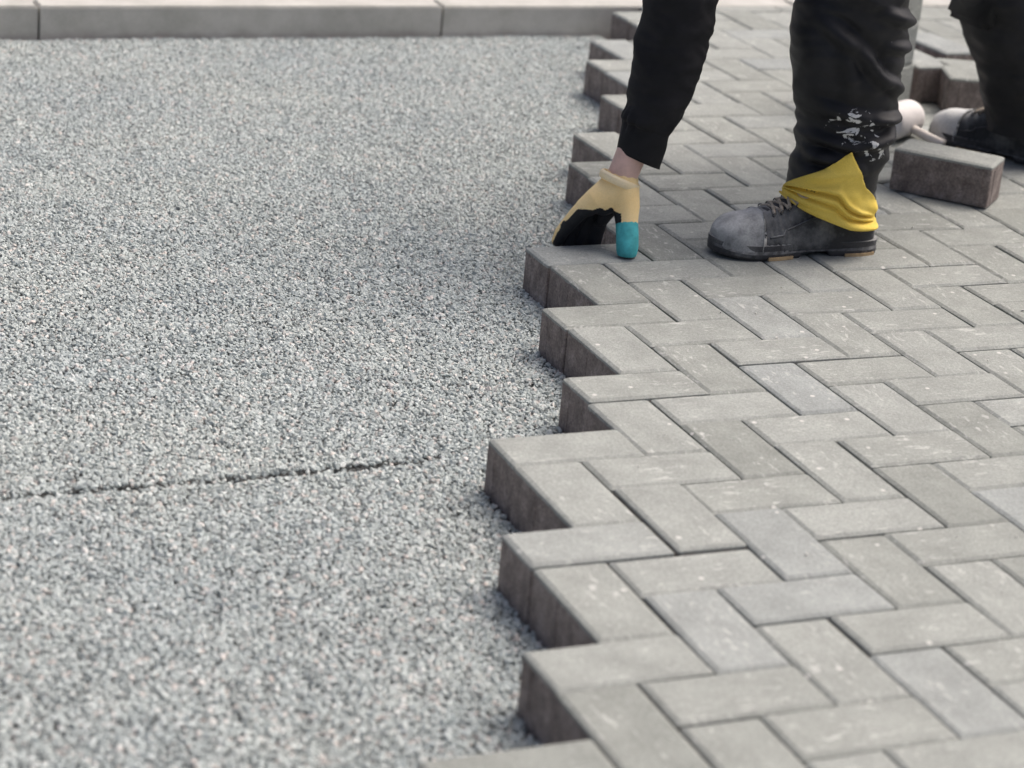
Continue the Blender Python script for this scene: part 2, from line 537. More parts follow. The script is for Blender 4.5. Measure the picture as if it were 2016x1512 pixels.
# second faint rail mark further back
gl2 = 1.55 - 0.25 * (X - 0.3)
Z -= 0.003 * np.clip((X - 0.45) / 0.2, 0, 1) * np.exp(-((Y - gl2) / 0.008) ** 2)
Z += rng.normal(0, 0.0008, Z.shape)
pm = bpy.data.meshes.new('gravel')
keep = ~((np.abs(dgy + 0.003) < 0.006) & (fade > 0.3) & (rng.random(X.shape) < np.clip(brk, 0.0, 0.35)))
X, Y, Z = X[keep], Y[keep], Z[keep]
pm.vertices.add(len(X))
pm.vertices.foreach_set('co', np.stack([X, Y, Z], 1).astype(np.float32).ravel())
pm.update()
gravel = link('gravel', pm, MAT['chip'])
tag(gravel, 'loose pale grey stone chippings screeded level beside the pavers', 'gravel', kind='stuff')

ng = bpy.data.node_groups.new('scatter_chips', 'GeometryNodeTree')
ng.interface.new_socket('Geometry', in_out='INPUT', socket_type='NodeSocketGeometry')
ng.interface.new_socket('Geometry', in_out='OUTPUT', socket_type='NodeSocketGeometry')
N, Lk = ng.nodes, ng.links
gi, go = N.new('NodeGroupInput'), N.new('NodeGroupOutput')
g2i = N.new('GeometryNodeGeometryToInstance')
for k in range(9):
    ico = N.new('GeometryNodeMeshIcoSphere')
    ico.inputs['Radius'].default_value = 1.0
    ico.inputs['Subdivisions'].default_value = 1
    rv = N.new('FunctionNodeRandomValue'); rv.data_type = 'FLOAT_VECTOR'
    rv.inputs[0].default_value = (-0.55, -0.55, -0.55)
    rv.inputs[1].default_value = (0.55, 0.55, 0.55)
    rv.inputs['Seed'].default_value = k * 13 + 1
    sp = N.new('GeometryNodeSetPosition')
    Lk.new(ico.outputs['Mesh'], sp.inputs['Geometry'])
    Lk.new(rv.outputs[0], sp.inputs['Offset'])
    hull = N.new('GeometryNodeConvexHull')
    Lk.new(sp.outputs[0], hull.inputs[0])
    tr = N.new('GeometryNodeTransform')
    rr = random.Random(k)
    tr.inputs['Scale'].default_value = (1.0, rr.uniform(0.65, 0.95), rr.uniform(0.5, 0.85))
    Lk.new(hull.outputs[0], tr.inputs['Geometry'])
    sm = N.new('GeometryNodeSetMaterial')
    sm.inputs['Material'].default_value = MAT['chip']
    Lk.new(tr.outputs[0], sm.inputs['Geometry'])
    Lk.new(sm.outputs[0], g2i.inputs[0])
iop = N.new('GeometryNodeInstanceOnPoints')
Lk.new(gi.outputs[0], iop.inputs['Points'])
Lk.new(g2i.outputs[0], iop.inputs['Instance'])
iop.inputs['Pick Instance'].default_value = True
rr_ = N.new('FunctionNodeRandomValue'); rr_.data_type = 'FLOAT_VECTOR'
rr_.inputs[0].default_value = (-0.7, -0.7, 0); rr_.inputs[1].default_value = (0.7, 0.7, 6.283)
Lk.new(rr_.outputs[0], iop.inputs['Rotation'])
rs = N.new('FunctionNodeRandomValue'); rs.data_type = 'FLOAT'
rs.inputs[2].default_value = 0.0; rs.inputs[3].default_value = 1.0
rs.inputs['Seed'].default_value = 5
pw = N.new('ShaderNodeMath'); pw.operation = 'POWER'; pw.inputs[1].default_value = 1.8
ml = N.new('ShaderNodeMath'); ml.operation = 'MULTIPLY_ADD'; ml.inputs[1].default_value = 0.0030; ml.inputs[2].default_value = 0.0021
Lk.new(rs.outputs[1], pw.inputs[0]); Lk.new(pw.outputs[0], ml.inputs[0])
Lk.new(ml.outputs[0], iop.inputs['Scale'])
Lk.new(iop.outputs[0], go.inputs[0])
md = gravel.modifiers.new('scatter', 'NODES')
md.node_group = ng

# stray chips and crumbs lying on the laid blocks
sv, sf = [], []
srnd = random.Random(3)
for _ in range(150):
    for tries in range(30):
        px_, py_ = srnd.uniform(-0.4, 2.2), srnd.uniform(-0.8, 2.4)
        if laid(math.floor((px_ - 0.015) / g), math.floor(-py_ / g)):
            break
    rad = srnd.choice((0.0012, 0.0015, 0.002, 0.003))
    bm = bmesh.new()
    for _k in range(14):
        u_, w_ = srnd.uniform(-1, 1), srnd.uniform(0, 6.283)
        q_ = math.sqrt(1 - u_ * u_)
        k_ = srnd.uniform(0.8, 1.2) * rad
        bm.verts.new((px_ + k_ * q_ * math.cos(w_), py_ + k_ * q_ * math.sin(w_), 0.0012 + rad * 0.5 + k_ * u_ * 0.7))
    r_ = bmesh.ops.convex_hull(bm, input=bm.verts[:])
    bmesh.ops.delete(bm, geom=[e for e in r_['geom_interior'] if isinstance(e, bmesh.types.BMVert)], context='VERTS')
    bm.verts.index_update()
    n0 = len(sv)
    sv += [v_.co.copy() for v_ in bm.verts]
    sf += [tuple(n0 + v_.index for v_ in f_.verts) for f_ in bm.faces]
    bm.free()
tag(link('stray_chips', mesh_of('stray_chips', sv, sf), mat_simple('stray_chip', (0.56, 0.55, 0.52), 0.85, 0.3, 90)),
    'tiny pale stone crumbs strewn on the laid paving blocks', 'stone chips', kind='stuff')

# ------------------------------------------------------------------ mesh tools for the figure
def catmull(P, n):
    """resample rows of numbers smoothly: P list of tuples -> about n rows"""
    A = np.array(P, float)
    K = len(A)
    out = []
    for t in np.linspace(0, K - 1, n):
        i = min(int(t), K - 2)
        u = t - i
        p0, p1, p2, p3 = A[max(i - 1, 0)], A[i], A[i + 1], A[min(i + 2, K - 1)]
        out.append(0.5 * (2 * p1 + (p2 - p0) * u + (2 * p0 - 5 * p1 + 4 * p2 - p3) * u * u + (3 * p1 - p0 - 3 * p2 + p3) * u ** 3))
    return np.array(out)

def loft(rows, nring, disp=None, frame=None, cap=(False, False), sq=2.0, tilt=None):
    """rows: (cx, cy, cz, rx, ry). Horizontal rings (or tilted by tilt(row, ang) -> dz). disp(ang, t, p, n) pushes outwards."""
    V, F = [], []
    n = len(rows)
    for i, (cx, cy, cz, rx, ry) in enumerate(rows):
        t = i / (n - 1)
        for k in range(nring):
            a = 2 * math.pi * k / nring
            c, s = math.cos(a), math.sin(a)
            ex = math.copysign(abs(c) ** (2 / sq), c)
            ey = math.copysign(abs(s) ** (2 / sq), s)
            p = Vector((cx + rx * ex, cy + ry * ey, cz + (tilt(t, a) if tilt else 0)))
            nrm = Vector((c / max(rx, 1e-4), s / max(ry, 1e-4), 0)).normalized()
            if disp:
                p += nrm * disp(a, t, p)
            V.append(p)
    for i in range(n - 1):
        for k in range(nring):
            k2 = (k + 1) % nring
            F.append((i * nring + k, i * nring + k2, (i + 1) * nring + k2, (i + 1) * nring + k))
    for end, do in ((0, cap[0]), (n - 1, cap[1])):
        if do:
            c = sum((V[end * nring + k] for k in range(nring)), Vector()) / nring
            V.append(c)
            ci = len(V) - 1
            for k in range(nring):
                k2 = (k + 1) % nring
                F.append((end * nring + k, end * nring + k2, ci))
    return V, F

def shell(V, F, thick=0.003):
    """give an open cloth surface a real thickness"""
    me = mesh_of('tmp', V, F)
    o = bpy.data.objects.new('tmp', me)
    COL.objects.link(o)
    md = o.modifiers.new('s', 'SOLIDIFY')
    md.thickness = thick
    md.offset = -1
    res = bpy.data.meshes.new_from_object(o.evaluated_get(bpy.context.evaluated_depsgraph_get()))
    bpy.data.objects.remove(o)
    res.shade_smooth()
    return res

def blob_mesh(chains, voxel, smooth_it=4, name='blob'):
    """union of tapered capsule chains, remeshed to one continuous surface. chains: lists of (x,y,z,r) or (x,y,z,r,sx,sy,sz)"""
    bm = bmesh.new()
    for ch in chains:
        for p in ch:
            bmesh.ops.create_icosphere(bm, subdivisions=2, radius=p[3], matrix=Matrix.Translation(p[:3]) @ (Matrix.Diagonal((*p[4:7], 1)) if len(p) > 4 else Matrix()))
        for a, b in zip(ch, ch[1:]):
            A, B = Vector(a[:3]), Vector(b[:3])
            ax = B - A
            if ax.length < 1e-5:
                continue
            q = ax.to_track_quat('Z', 'Y').to_matrix().to_4x4()
            bmesh.ops.create_cone(bm, cap_ends=True, segments=20, radius1=a[3] * 0.985, radius2=b[3] * 0.985, depth=ax.length,
                                  matrix=Matrix.Translation((A + B) / 2) @ q)
    me = bm_mesh(name, bm)
    o = bpy.data.objects.new('tmp', me)
    COL.objects.link(o)
    md = o.modifiers.new('r', 'REMESH')
    md.mode = 'VOXEL'
    md.voxel_size = voxel
    ms = o.modifiers.new('s', 'SMOOTH')
    ms.iterations = smooth_it
    ms.factor = 0.6
    res = bpy.data.meshes.new_from_object(o.evaluated_get(bpy.context.evaluated_depsgraph_get()))
    bpy.data.objects.remove(o)
    bpy.data.meshes.remove(me)
    res.name = name
    res.shade_smooth()
    return res

def join_meshes(name, meshes):
    bm = bmesh.new()
    for me in meshes:
        bm.from_mesh(me)
    out = bm_mesh(name, bm, True)
    return out

def shift(me, off):
    me.transform(Matrix.Translation(off))
    return me

def tube(pts, r, ns=8):
    V, F = [], []
    P = [Vector(p) for p in pts]
    up = Vector((0.13, 0.2, 1)).normalized()
    for i, p in enumerate(P):
        tdir = (P[min(i + 1, len(P) - 1)] - P[max(i - 1, 0)]).normalized()
        a = tdir.cross(up)
        if a.length < 1e-4:
            a = tdir.cross(Vector((1, 0, 0)))
        a.normalize()
        b = tdir.cross(a)
        for k in range(ns):
            an = 2 * math.pi * k / ns
            V.append(p + (a * math.cos(an) + b * math.sin(an)) * r)
    for i in range(len(P) - 1):
        for k in range(ns):
            k2 = (k + 1) % ns
            F.append((i * ns + k, i * ns + k2, (i + 1) * ns + k2, (i + 1) * ns + k))
    F.append(tuple(range(ns))[::-1])
    F.append(tuple((len(P) - 1) * ns + k for k in range(ns)))
    return V, F

# ------------------------------------------------------------------ the worker
BASE = Vector((1.30, 0.98, 0.0))
person = bpy.data.objects.new('person', None)
COL.objects.link(person)
person.location = BASE
tag(person, 'worker in black trousers and sweater bending down to set a paver with a yellow glove', 'person')
OFF = -BASE
def part(name, me, mat, parent=None):
    """mesh given in world coordinates becomes a part of the person"""
    shift(me, OFF)
    o = link(name, me, mat, parent or person)
    return o

# joints
WR = (0.566, 0.782, 0.142)                 # left wrist
EL = (0.655, 0.800, 0.475)
SHL, SHR = (0.79, 0.87, 0.735), (0.985, 1.17, 0.75)
NECK, HEAD = (0.835, 1.045, 0.84), (0.715, 1.115, 0.80)
HIP = (1.28, 0.98, 0.80)
HL, HR = (1.215, 0.895, 0.77), (1.345, 1.075, 0.79)
KL_, AL = (0.958, 0.742, 0.50), (0.985, 0.735, 0.10)
KR_, AR = (1.575, 1.27, 0.50), (1.745, 1.235, 0.10)
ELR, WRR = (1.22, 1.30, 0.66), (1.42, 1.26, 0.60)

body = blob_mesh([
    [(*HIP, 0.125), (1.08, 1.0, 0.82, 0.12), (0.92, 1.02, 0.80, 0.125), (*NECK, 0.062), (0.80, 1.065, 0.835, 0.055), (*HEAD, 0.078)],
    [(*HEAD, 0.085), (0.745, 1.10, 0.855, 0.092), (0.675, 1.14, 0.775, 0.062), (0.655, 1.15, 0.745, 0.045)],
    [(0.63, 1.168, 0.805, 0.012), (0.618, 1.175, 0.79, 0.015)],                        # nose
    [(0.665, 1.225, 0.815, 0.018), (0.675, 1.228, 0.80, 0.014)], [(0.72, 1.02, 0.80, 0.02), (0.725, 1.018, 0.785, 0.016)],
    [(*SHL, 0.06), (*EL, 0.040), (0.622, 0.79, 0.30, 0.031), (*WR, 0.0280, 1.06, 0.88, 1.0), (0.555, 0.785, 0.11, 0.027)],
    [(*SHR, 0.06), (*ELR, 0.042), (*WRR, 0.030), (1.49, 1.25, 0.575, 0.028)],
    [(*SHL, 0.06), (0.90, 1.02, 0.78, 0.10), (*SHR, 0.06)],
    [(*HIP, 0.125), (*HL, 0.085), (*KL_, 0.055), (0.985, 0.735, 0.30, 0.052), (*AL, 0.036), (0.93, 0.735, 0.05, 0.025), (0.84, 0.735, 0.04, 0.02)],
    [(*HIP, 0.125), (*HR, 0.085), (*KR_, 0.055), (1.67, 1.25, 0.30, 0.052), (*AR, 0.036), (1.71, 1.29, 0.05, 0.025), (1.68, 1.35, 0.04, 0.02)],
], 0.0065, 5, 'body')
body_o = part('body', body, MAT['skin'])
eyes = []
for ex, ey in ((0.642, 1.185), (0.640, 1.128)):
    bm = bmesh.new()
    bmesh.ops.create_icosphere(bm, subdivisions=2, radius=0.011, matrix=Matrix.Translation((ex + 0.004, ey, 0.83)))
    part('eye', bm_mesh('eye', bm, True), MAT['glove_palm'], body_o)
hair = blob_mesh([[(0.745, 1.10, 0.862, 0.097), (0.775, 1.085, 0.845, 0.085), (0.79, 1.075, 0.825, 0.07)], [(0.715, 1.12, 0.90, 0.062), (0.70, 1.125, 0.885, 0.055)]], 0.006, 4, 'hair')
part('hair', hair, MAT['hair'])

# ---- sweater: torso and upper arms, then the two forearm sleeves with fine folds
def folds(p, scale, ang, stretch, seed):
    c, s = math.cos(ang), math.sin(ang)
    u = p.x * c + p.z * s
    w = -p.x * s + p.z * c
    n = noise.noise((u * scale / stretch + seed, w * scale, p.y * scale / stretch + seed * 0.7))
    return (1 - abs(n) * 2.2)

sweater_core = blob_mesh([
    [(1.20, 0.99, 0.82, 0.150), (1.08, 1.0, 0.83, 0.150), (0.92, 1.02, 0.80, 0.155), (0.86, 1.035, 0.825, 0.088)],
    [(*SHL, 0.088), (0.90, 1.02, 0.79, 0.13), (*SHR, 0.088)],
    [(*SHL, 0.085), (0.72, 0.83, 0.60, 0.077), (0.660, 0.802, 0.50, 0.070), (0.648, 0.797, 0.455, 0.066)],
    [(*SHR, 0.085), (*ELR, 0.066), (1.32, 1.28, 0.63, 0.055), (*WRR, 0.045)],
], 0.008, 5, 'sweater')
srows = catmull([(a, b, c_, d_ - 0.007 - 0.0050 * min(1, max(0, (c_ - 0.2) / 0.03)), e_ - 0.007) for a, b, c_, d_, e_ in [(0.646, 0.796, 0.520, 0.070, 0.070), (0.642, 0.794, 0.448, 0.0705, 0.066), (0.639, 0.793, 0.395, 0.0705, 0.064), (0.633, 0.792, 0.350, 0.067, 0.062),
                 (0.625, 0.790, 0.300, 0.0625, 0.058), (0.613, 0.788, 0.255, 0.0565, 0.053), (0.604, 0.786, 0.228, 0.0530, 0.049),
                 (0.602, 0.786, 0.218, 0.0475, 0.045), (0.598, 0.785, 0.195, 0.0460, 0.0435), (0.593, 0.784, 0.172, 0.0440, 0.0425), (0.592, 0.784, 0.163, 0.0435, 0.042)]], 110)
def sleeve_disp(a, t, p):
    k = max(0.0, min(1.0, (p.z - 0.222) / 0.03))
    f = folds(p, 20, -0.25, 2.6, 2.0) * 0.0065 + folds(p, 46, -0.4, 2.4, 9.0) * 0.0025 - 0.002
    gath = math.exp(-((p.z - 0.232) / 0.016) ** 2) * 0.0028 * math.sin(a * 9 + 3 * math.sin(a * 2))
    rib = (1 - k) * 0.0006 * math.sin(a * 64)
    return k * f + gath + rib
V, F = loft(srows, 128, sleeve_disp, tilt=lambda t, a: -0.012 * math.cos(a) * (0.3 + t))
sleeve = shell(V, F, 0.0035)
sweater = join_meshes('sweater', [sweater_core, sleeve])
part('sweater', sweater, MAT['sweater'])

# ---- left hand in its glove: fingers reach over the far edge of the block, thumb on the near one
glove_chains = [
    [(0.563, 0.783, 0.126, 0.0310), (0.553, 0.786, 0.108, 0.0315), (0.535, 0.790, 0.088, 0.0290)],
    [(0.553, 0.785, 0.110, 0.031), (0.520, 0.786, 0.090, 0.0235), (0.502, 0.792, 0.074, 0.0185)],
    [(0.562, 0.785, 0.112, 0.030), (0.545, 0.796, 0.088, 0.023)],
    [(0.560, 0.796, 0.092, 0.022), (0.553, 0.806, 0.066, 0.018), (0.547, 0.812, 0.046, 0.014)],
    # pinky, ring, middle, index
    [(0.514, 0.788, 0.086, 0.0190), (0.495, 0.797, 0.066, 0.0155), (0.484, 0.809, 0.043, 0.0140), (0.476, 0.823, 0.020, 0.0128), (0.472, 0.8285, 0.002, 0.0115)],
    [(0.522, 0.798, 0.090, 0.0180), (0.511, 0.816, 0.068, 0.0160), (0.503, 0.829, 0.040, 0.0150), (0.497, 0.836, 0.012, 0.0145), (0.495, 0.836, -0.012, 0.0135)],
    [(0.530, 0.804, 0.092, 0.0190), (0.526, 0.826, 0.070, 0.0165), (0.528, 0.838, 0.040, 0.0158), (0.523, 0.840, 0.008, 0.0152), (0.521, 0.838, -0.018, 0.0142)],
    [(0.550, 0.800, 0.092, 0.0190), (0.556, 0.822, 0.070, 0.0165), (0.554, 0.834, 0.042, 0.0165), (0.549, 0.837, 0.014, 0.0162), (0.546, 0.836, -0.008, 0.0150)],
    # thumb
    [(0.566, 0.778, 0.112, 0.0290), (0.568, 0.764, 0.084, 0.0250), (0.566, 0.751, 0.058, 0.0205), (0.565, 0.741, 0.038, 0.0205), (0.563, 0.733, 0.0205, 0.0205), (0.562, 0.730, 0.012, 0.0195)],
]
glove = blob_mesh(glove_chains, 0.0018, 7, 'glove')
for v_ in glove.vertices:                 # the thumb pad presses flat on the block
    if v_.co.y < 0.772 and v_.co.z < 0.0045:
        v_.co.z = 0.0045 + (v_.co.z - 0.0045) * 0.12
for mm in ('glove', 'glove_palm', 'glove_teal'):
    glove.materials.append(MAT[mm])
tip_axis0, tip_axis1 = Vector((0.5655, 0.754, 0.061)), Vector((0.562, 0.732, 0.0195))
for p in glove.polygons:
    c = Vector(p.center)
    n = p.normal
    k = 0
    # palm side: faces that look down or towards the grip
    palm_dir = Vector((0.10, -0.75, -0.62)) if c.y > 0.80 or (c.x < 0.505 and c.z < 0.075) else Vector((0.1, 0.15, -0.98))
    if c.z < 0.105 and n.dot(palm_dir.normalized()) > (-0.25 if c.y > 0.806 and c.x > 0.468 else 0.22):
        k = 1
    if c.x > 0.572 and n.dot(Vector((0.80, 0.60, 0.0))) > 0.62 and c.z < 0.118:
        k = 1
    u = (c - tip_axis0).dot((tip_axis1 - tip_axis0).normalized())
    if u > 0.007 and c.x > 0.530 and c.y < 0.772:
        k = 2 if n.dot(Vector((0, 0.3, -1)).normalized()) < 0.60 else 1
    p.material_index = k
lab = np.array([p.material_index for p in glove.polygons])
pv = [tuple(p.vertices) for p in glove.polygons]
w = (lab == 1).astype(float)
for _ in range(9):
    acc, cnt = np.zeros(len(glove.vertices)), np.zeros(len(glove.vertices))
    for f_, vs_ in enumerate(pv):
        for q_ in vs_:
            acc[q_] += w[f_]; cnt[q_] += 1
    acc /= np.maximum(cnt, 1)
    w = np.array([sum(acc[q_] for q_ in vs_) / len(vs_) for vs_ in pv])
for f_, p in enumerate(glove.polygons):
    cc = p.center
    if lab[f_] != 2 and 0.498 < cc.x < 0.550 and cc.z < 0.076:
        w[f_] = 1.0
    if lab[f_] != 2:
        p.material_index = 1 if w[f_] > 0.40 else 0
glove_o = part('glove', glove, None)
rim_rows = catmull([(0.5580, 0.784, 0.118, 0.0345, 0.0320), (0.5590, 0.784, 0.122, 0.0368, 0.0338), (0.560, 0.784, 0.126, 0.0372, 0.0342), (0.561, 0.784, 0.130, 0.0366, 0.0334), (0.562, 0.784, 0.1325, 0.033, 0.030)], 14)
V, F = loft(rim_rows, 96, lambda a, t, p: 0.0005 * math.sin(a * 40), tilt=lambda t, a: -0.013 * math.cos(a))
part('glove_rim', shell(V, F, 0.003), MAT['glove_rim'], glove_o)
# other hand rests on the right knee
og = blob_mesh([[(1.45, 1.255, 0.592, 0.034), (1.50, 1.25, 0.580, 0.034), (1.53, 1.25, 0.572, 0.032)],
                [(1.53, 1.225, 0.575, 0.016), (1.575, 1.215, 0.572, 0.0135), (1.605, 1.212, 0.555, 0.012), (1.622, 1.210, 0.530, 0.011)],
                [(1.535, 1.242, 0.580, 0.017), (1.585, 1.238, 0.577, 0.014), (1.618, 1.236, 0.556, 0.0125), (1.637, 1.234, 0.528, 0.0115)],
                [(1.535, 1.260, 0.580, 0.017), (1.582, 1.262, 0.578, 0.014), (1.614, 1.262, 0.556, 0.0125), (1.632, 1.262, 0.530, 0.0115)],
                [(1.53, 1.277, 0.573, 0.015), (1.570, 1.284, 0.570, 0.0125), (1.594, 1.286, 0.554, 0.011), (1.608, 1.286, 0.535, 0.010)],
                [(1.475, 1.232, 0.582, 0.022), (1.505, 1.206, 0.566, 0.0175), (1.535, 1.192, 0.545, 0.015)]], 0.0035, 4, 'glove')
part('glove', og, MAT['glove'])

# ---- trousers
trs_core = blob_mesh([
    [(*HIP, 0.158), (*HL, 0.125), (1.09, 0.82, 0.64, 0.115), (*KL_, 0.103), (0.957, 0.738, 0.47, 0.098)],
    [(*HIP, 0.158), (*HR, 0.125), (1.46, 1.17, 0.64, 0.115), (*KR_, 0.103), (1.60, 1.265, 0.45, 0.098)],
], 0.008, 5, 'trousers')
LEG = [(.545, .862, 1.058, .092), (.50, .856, 1.060, .095), (.459, .852, 1.065, .094), (.414, .844, 1.072, .092), (.368, .846, 1.072, .090), (.332, .853, 1.069, .088), (.285, .868, 1.074, .086), (.248, .886, 1.077, .084),
       (.210, .888, 1.074, .081), (.182, .888, 1.068, .078), (.140, .881, 1.064, .076), (.109, .878, 1.066, .075), (.080, .880, 1.066, .074)]
def leg_row(z, a, b, w):
    k = min(1.0, max(0.0, (0.30 - z) / 0.2))
    a, b = a + 0.011 - 0.004 * k, b - 0.014 - 0.012 * k
    return ((a + b) / 2, 0.735, z, (b - a) / 2, w)
lrows = catmull([leg_row(*r_) for r_ in LEG], 170)
def hem(zc):
    return max(0.0, min(1.0, (0.30 - zc) / 0.22))
# the folds one can see on the front leg: (x0, z0, x1, z1, width, height)
FOLDS = [(0.862, 0.440, 0.945, 0.375, 0.012, 0.013), (0.940, 0.380, 0.985, 0.330, 0.011, 0.012), (0.985, 0.335, 1.060, 0.300, 0.010, 0.012),
         (0.965, 0.455, 1.070, 0.425, 0.010, 0.013), (0.985, 0.395, 1.070, 0.380, 0.009, 0.010), (0.900, 0.405, 0.93, 0.30, 0.012, 0.007),
         (0.870, 0.285, 0.955, 0.262, 0.012, 0.009), (0.890, 0.222, 0.960, 0.208, 0.009, 0.010), (0.955, 0.212, 1.045, 0.232, 0.009, 0.011),
         (0.870, 0.193, 0.930, 0.180, 0.010, 0.012), (0.990, 0.262, 1.055, 0.255, 0.008, 0.009), (0.885, 0.150, 0.965, 0.170, 0.009, 0.008)]
def seg_dist(px, pz, x0, z0, x1, z1):
    dx, dz = x1 - x0, z1 - z0
    t = max(0.0, min(1.0, ((px - x0) * dx + (pz - z0) * dz) / (dx * dx + dz * dz)))
    e = min(t, 1 - t)
    return math.hypot(px - x0 - t * dx, pz - z0 - t * dz), min(1.0, 0.35 + e * 2.2)
def leg_disp_factory(seed, amp=1.0):
    def disp(a, t, p):
        f = folds(p, 11, -0.55, 2.6, seed) * 0.010 + folds(p, 20, -0.25, 2.6, seed + 4) * 0.0075 + folds(p, 44, 0.2, 2.5, seed + 8) * 0.0020
        bag = math.exp(-((p.z - 0.215) / 0.05) ** 2)
        f += bag * (folds(p, 30, 0.1, 3.0, seed + 2) * 0.007)
        f *= 0.75
        if seed < 10 and math.sin(a) < 0.2:
            for x0, z0, x1, z1, w, h in FOLDS:
                dd, taper = seg_dist(p.x, p.z, x0, z0, x1, z1)
                h *= max(0.0, min(1.0, -1.6 * math.sin(a)))
                f += h * taper * math.exp(-(dd / w) ** 2) - 0.5 * h * taper * math.exp(-((dd - 1.7 * w) / w) ** 2)
        return (f - 0.006) * amp
    return disp
# hem runs low at the heel and high over the instep (angle 0 = heel side, pi = instep side)
ltilt = lambda t, a: -0.030 * (max(0.0, t - 0.72) / 0.28) ** 1.3 * (math.cos(a) + 0.15)
V, F = loft(lrows, 150, leg_disp_factory(3.0), tilt=ltilt)
leg1 = shell(V, F, 0.003)
fd = Vector((-0.50, 0.866, 0)).normalized()           # where the rear foot points
LEG2 = [(.52, 1.585, 1.268, .104, .098), (.46, 1.605, 1.263, .106, .098), (.40, 1.628, 1.258, .108, .097), (.34, 1.650, 1.253, .110, .096), (.29, 1.668, 1.250, .106, .094), (.24, 1.686, 1.247, .098, .090),
        (.19, 1.705, 1.244, .094, .088), (.14, 1.722, 1.241, .092, .086), (.10, 1.735, 1.238, .090, .084), (.065, 1.742, 1.235, .088, .083)]
V, F = loft(catmull([(x, y, z, rx, ry) for z, x, y, rx, ry in LEG2], 120), 120, leg_disp_factory(21.0))
leg2 = shell(V, F, 0.003)
trs = join_meshes('trousers', [trs_core, leg1, leg2])
trs_o = part('trousers', trs, MAT['trousers'])
# knee pocket flap of the rear leg
bm = bmesh.new()
bmesh.ops.create_cube(bm, size=1, matrix=Matrix.Translation((1.575, 1.245, 0.362)) @ Matrix.Rotation(0.28, 4, 'Y') @ Matrix.Diagonal((0.05, 0.13, 0.14, 1)))
bmesh.ops.bevel(bm, geom=bm.edges[:], offset=0.012, segments=3, affect='EDGES')
part('knee_pocket', bm_mesh('knee_pocket', bm, True), MAT['trousers'], trs_o)

# yellow cuff turned up over the hem of the front leg
def leg_at(z):
    zs = [r[2] for r in lrows]
    i = min(range(len(zs)), key=lambda k: abs(zs[k] - z))
    return lrows[i]
from mathutils.bvhtree import BVHTree
_v, _f = loft(lrows, 150, leg_disp_factory(3.0), tilt=ltilt)
tree = BVHTree.FromPolygons([tuple(v) for v in _v], _f)
CV, CF = [], []
NA, NB = 110, 44
CR, CA, CC = np.zeros((NA, NB)), np.zeros((NA, NB)), []
for i in range(NA):
    th = math.radians(168) + math.radians(205) * i / (NA - 1)      # from the instep round the near side to behind the heel
    deg = math.degrees(th) - 168
    # upper and lower borders as heights along the leg
    bot = np.interp(deg, [0, 15, 60, 100, 150, 205], [0.103, 0.101, 0.081, 0.062, 0.053, 0.053])
    top = np.interp(deg, [0, 12, 55, 80, 92, 112, 150, 205], [0.118, 0.128, 0.168, 0.206, 0.180, 0.140, 0.104, 0.090])
    for j in range(NB):
        s = j / (NB - 1)
        z = bot + (top - bot) * s
        cx, cy, cz, rx, ry = leg_at(max(z, 0.085))
        c, sn = math.cos(th), math.sin(th)
        rad = 0.0115 + 0.004 * (1 - s) ** 1.2 + 0.0045 * math.exp(-((s - 0.06) / 0.07) ** 2)
        rad += 0.0030 * math.sin(11 * s - deg * 0.035 + 1.2 * math.sin(deg * 0.03)) * min(1, deg / 20) * (1 - 0.5 * s)
        rad += 0.003 * noise.noise((deg * 0.03, s * 3, 5.0))
        dirv = Vector((rx * c, ry * sn, 0))
        R0 = dirv.length
        dirv.normalize()
        hit, _, _, dist = tree.ray_cast(Vector((cx, cy, z)) + dirv * 0.4, -dirv)
        if hit is not None and dist < 0.39:
            R0 = 0.4 - dist
        CR[i, j] = R0
        s1 = np.interp(deg, [0, 20, 60, 95, 130, 205], [0.80, 0.66, 0.46, 0.30, 0.34, 0.4])
        s2 = np.interp(deg, [0, 20, 60, 95, 130, 205], [0.60, 0.45, 0.30, 0.16, 0.20, 0.3])
        kk = min(1.0, deg / 14) * max(0.0, min(1.0, (150 - deg) / 30))
        for sc, dp in ((s1, 0.010), (s2, 0.008)):
            rad += kk * (-1.3 * dp * math.exp(-((s - sc) / 0.030) ** 2) + 0.55 * dp * math.exp(-((s - sc - 0.085) / 0.05) ** 2))
        rad -= 0.0022 * math.exp(-((s - 0.15) / 0.018) ** 2)
        CA[i, j] = max(rad, 0.003)
        CC.append((cx, cy, z, dirv))
for _ in range(12):                       # the stiff cuff bridges the small folds under it
    sm = CR.copy()
    sm[1:-1, 1:-1] = (CR[:-2, 1:-1] + CR[2:, 1:-1] + CR[1:-1, :-2] + CR[1:-1, 2:] + 2 * CR[1:-1, 1:-1]) / 6
    CR = np.maximum(sm, CR)
for i in range(NA):
    for j in range(NB):
        cx, cy, z, dirv = CC[i * NB + j]
        CV.append(Vector((cx, cy, z)) + dirv * (CR[i, j] + CA[i, j]))
for i in range(NA - 1):
    for j in range(NB - 1):
        CF.append((i * NB + j, (i + 1) * NB + j, (i + 1) * NB + j + 1, i * NB + j + 1))
pts = []
for z in np.linspace(0.47, 0.16, 60):
    cx, cy, cz, rx, ry = leg_at(z)
    th = math.radians(-62)
    dirv = Vector((rx * math.cos(th), ry * math.sin(th), 0)).normalized()
    hit, _, _, dist = tree.ray_cast(Vector((cx, cy, z)) + dirv * 0.4, -dirv)
    if hit is not None:
        pts.append(hit + dirv * 0.0004)
v_, f_ = tube(pts, 0.0020, 8)
part('side_seam', mesh_of('side_seam', v_, f_, True), MAT['trousers'], trs_o)
part('yellow_cuff', shell(CV, CF, 0.003), MAT['yellow_cloth'], trs_o)['label'] = 'yellow turned-up cuff on the hem over the boot'

